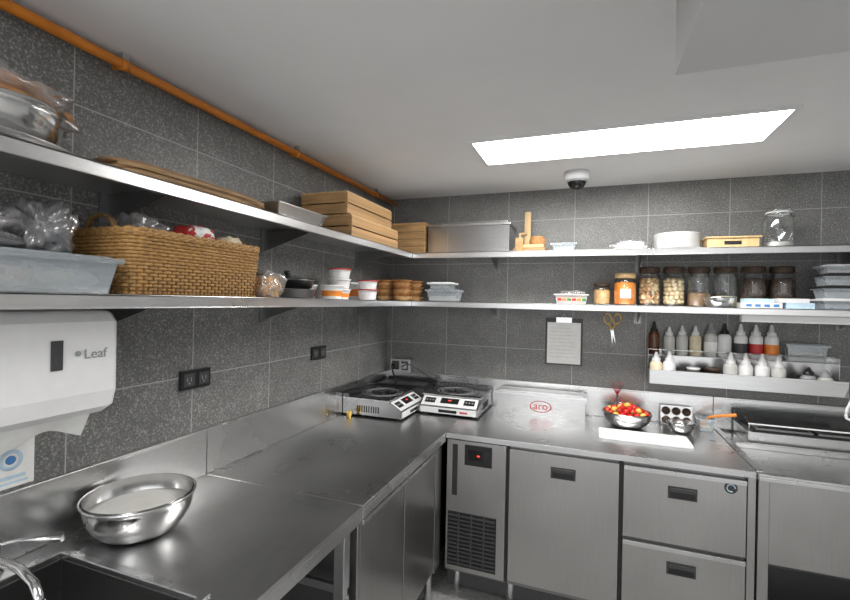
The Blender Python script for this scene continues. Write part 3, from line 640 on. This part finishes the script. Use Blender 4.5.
def crate(x0,x1,y0,y1,z,h):
    b=B('wooden_crate'); t=.010; 
    n=2; g=.006; sh=(h-g*(n-1))/n
    for i in range(n):
        za=z+i*(sh+g); 
        b.box(x0,x1,y0,y0+t,za,za+sh,'wood'); b.box(x0,x1,y1-t,y1,za,za+sh,'wood'); b.box(x0,x0+t,y0+t,y1-t,za,za+sh,'wood'); b.box(x1-t,x1,y0+t,y1-t,za,za+sh,'wood')
    for x in(x0+t,x1-t-.018):
        for y in(y0+t,y1-t-.018): b.box(x,x+.018,y,y+.018,z,z+h,'woodl')
    m=5
    for i in range(m):
        w=(x1-x0-2*t)/m; b.box(x0+t+i*w,x0+t+(i+1)*w-.004,y0+t,y1-t,z+.003,z+.011,'wood')
        b.box(x0+i*(x1-x0)/m,x0+(i+1)*(x1-x0)/m-.004,y0,y1,z+h,z+h+.008,'woodl')
    b.done(.0015)
crate(-1.44,-1.15,2.0,2.58,Z2,.105); crate(-1.44,-1.16,1.97,2.50,Z2+.113,.105)
b=B('wooden_box'); b.box(-1.33,-1.075,2.86,3.08,Z2,Z2+.20,'wood'); b.box(-1.335,-1.07,2.855,3.085,Z2+.20,Z2+.215,'wood')
for z in(.05,.10,.15): b.box(-1.331,-1.074,2.859,2.8605,Z2+z,Z2+z+.003,'woodd')
b.done(.002)
b=B('steel_chafing_box'); b.box(-1.055,-.50,2.875,3.10,Z2,Z2+.180,'stb'); b.box(-1.065,-.49,2.865,3.11,Z2+.180,Z2+.195,'st'); b.box(-1.04,-.515,2.89,3.09,Z2+.195,Z2+.212,'stb'); b.box(-.915,-.912,2.873,2.876,Z2,Z2+.18,'dst'); b.done(.004)
b=B('wooden_tortilla_press'); b.box(-.475,-.275,2.88,3.08,Z2,Z2+.025,'wood'); b.box(-.465,-.285,2.89,3.07,Z2+.027,Z2+.05,'woodl'); b.lathe((-.33,2.95,Z2+.05),[(0,0),(.05,0),(.052,.03),(.04,.055),(0,.06)],'bread',24)
b.box(-.425,-.385,3.03,3.05,Z2+.03,Z2+.285,'woodl'); b.box(-.46,-.41,2.865,2.882,Z2,Z2+.09,'wood'); b.tube([(-.445,2.98,Z2+.05),(-.445,2.98,Z2+.13),(-.41,3.03,Z2+.14)],.01,'woodl'); b.done(.003)
b=B('plastic_food_container'); tub(b,-.235,-.095,2.88,3.0,Z2,.045,'plast',.01,lid='plast',fill='cream'); b.done(.003)
b=B('flour_bag'); b.blob((.215,2.94,Z2+.025),(.09,.06,.032),'flour',.25,2.5,4,seed=61); b.blob((.21,2.94,Z2+.028),(.095,.065,.036),'bag',.4,4,4,seed=62); b.done(fix=False)
b=B('stack_of_plates')
for i in range(8): b.lathe((.46,2.94,Z2+i*.011),[(0,0),(.07,0),(.10,.009),(.118,.014),(.118,.016),(.07,.004),(0,.004)],'wht',36)
b.done(fix=False)
b=B('wooden_serving_box'); b.box(.60,.84,2.86,3.0,Z2,Z2+.055,'woodl'); b.box(.68,.76,2.8585,2.86,Z2+.018,Z2+.038,'blk'); b.box(.59,.85,2.85,3.01,Z2+.055,Z2+.063,'woodl'); b.done(.002)
b=B('clamp_lid_jar'); c=(.945,2.93,Z2)
b.lathe(c,[(0,.003),(.06,0),(.07,.01),(.07,.15),(.062,.17),(.055,.176),(.055,.19)],'glass',32); b.lathe(c,[(0,.22),(.05,.216),(.062,.204),(.062,.196),(.055,.192)],'glass',32)
b.lathe(c,[(.056,.188),(.059,.188),(.059,.195),(.056,.195)],'wht',32); b.tube([(c[0]+.058*math.cos(t*.3927),c[1]+.058*math.sin(t*.3927),Z2+.183) for t in range(16)],.002,'chrome',6,closed=True)
b.tube([(c[0]+.058,c[1],Z2+.183),(c[0]+.075,c[1],Z2+.165),(c[0]+.066,c[1],Z2+.20),(c[0]+.04,c[1],Z2+.218)],.002,'chrome',6); b.lathe(c,[(0,.006),(.063,.006),(.066,.012),(.066,.03),(0,.034)],'flour',32); b.done(fix=False)

# ------------------------------------------------------------------ world + camera
w=bpy.data.worlds.new('world'); S.world=w; w.use_nodes=True; w.node_tree.nodes['Background'].inputs[0].default_value=(.98,.99,1,1); w.node_tree.nodes['Background'].inputs[1].default_value=1.6
cam=bpy.data.cameras.new('camera'); co=bpy.data.objects.new('camera',cam); bpy.context.collection.objects.link(co); S.camera=co
yw,pt,rl=[math.radians(v) for v in(20.389,.148,1.210)]
f=Vector((-math.sin(yw)*math.cos(pt),math.cos(yw)*math.cos(pt),math.sin(pt))); r0=Vector((math.cos(yw),math.sin(yw),0)); u0=r0.cross(f)
R=r0*math.cos(rl)+u0*math.sin(rl); U=-r0*math.sin(rl)+u0*math.cos(rl)
mw=Matrix.Identity(4)
for i in range(3): mw[i][0]=R[i]; mw[i][1]=U[i]; mw[i][2]=-f[i]
mw[2][3]=1.624; co.matrix_world=mw
cam.sensor_width=36; cam.lens=36*446.07/850; cam.clip_start=.02
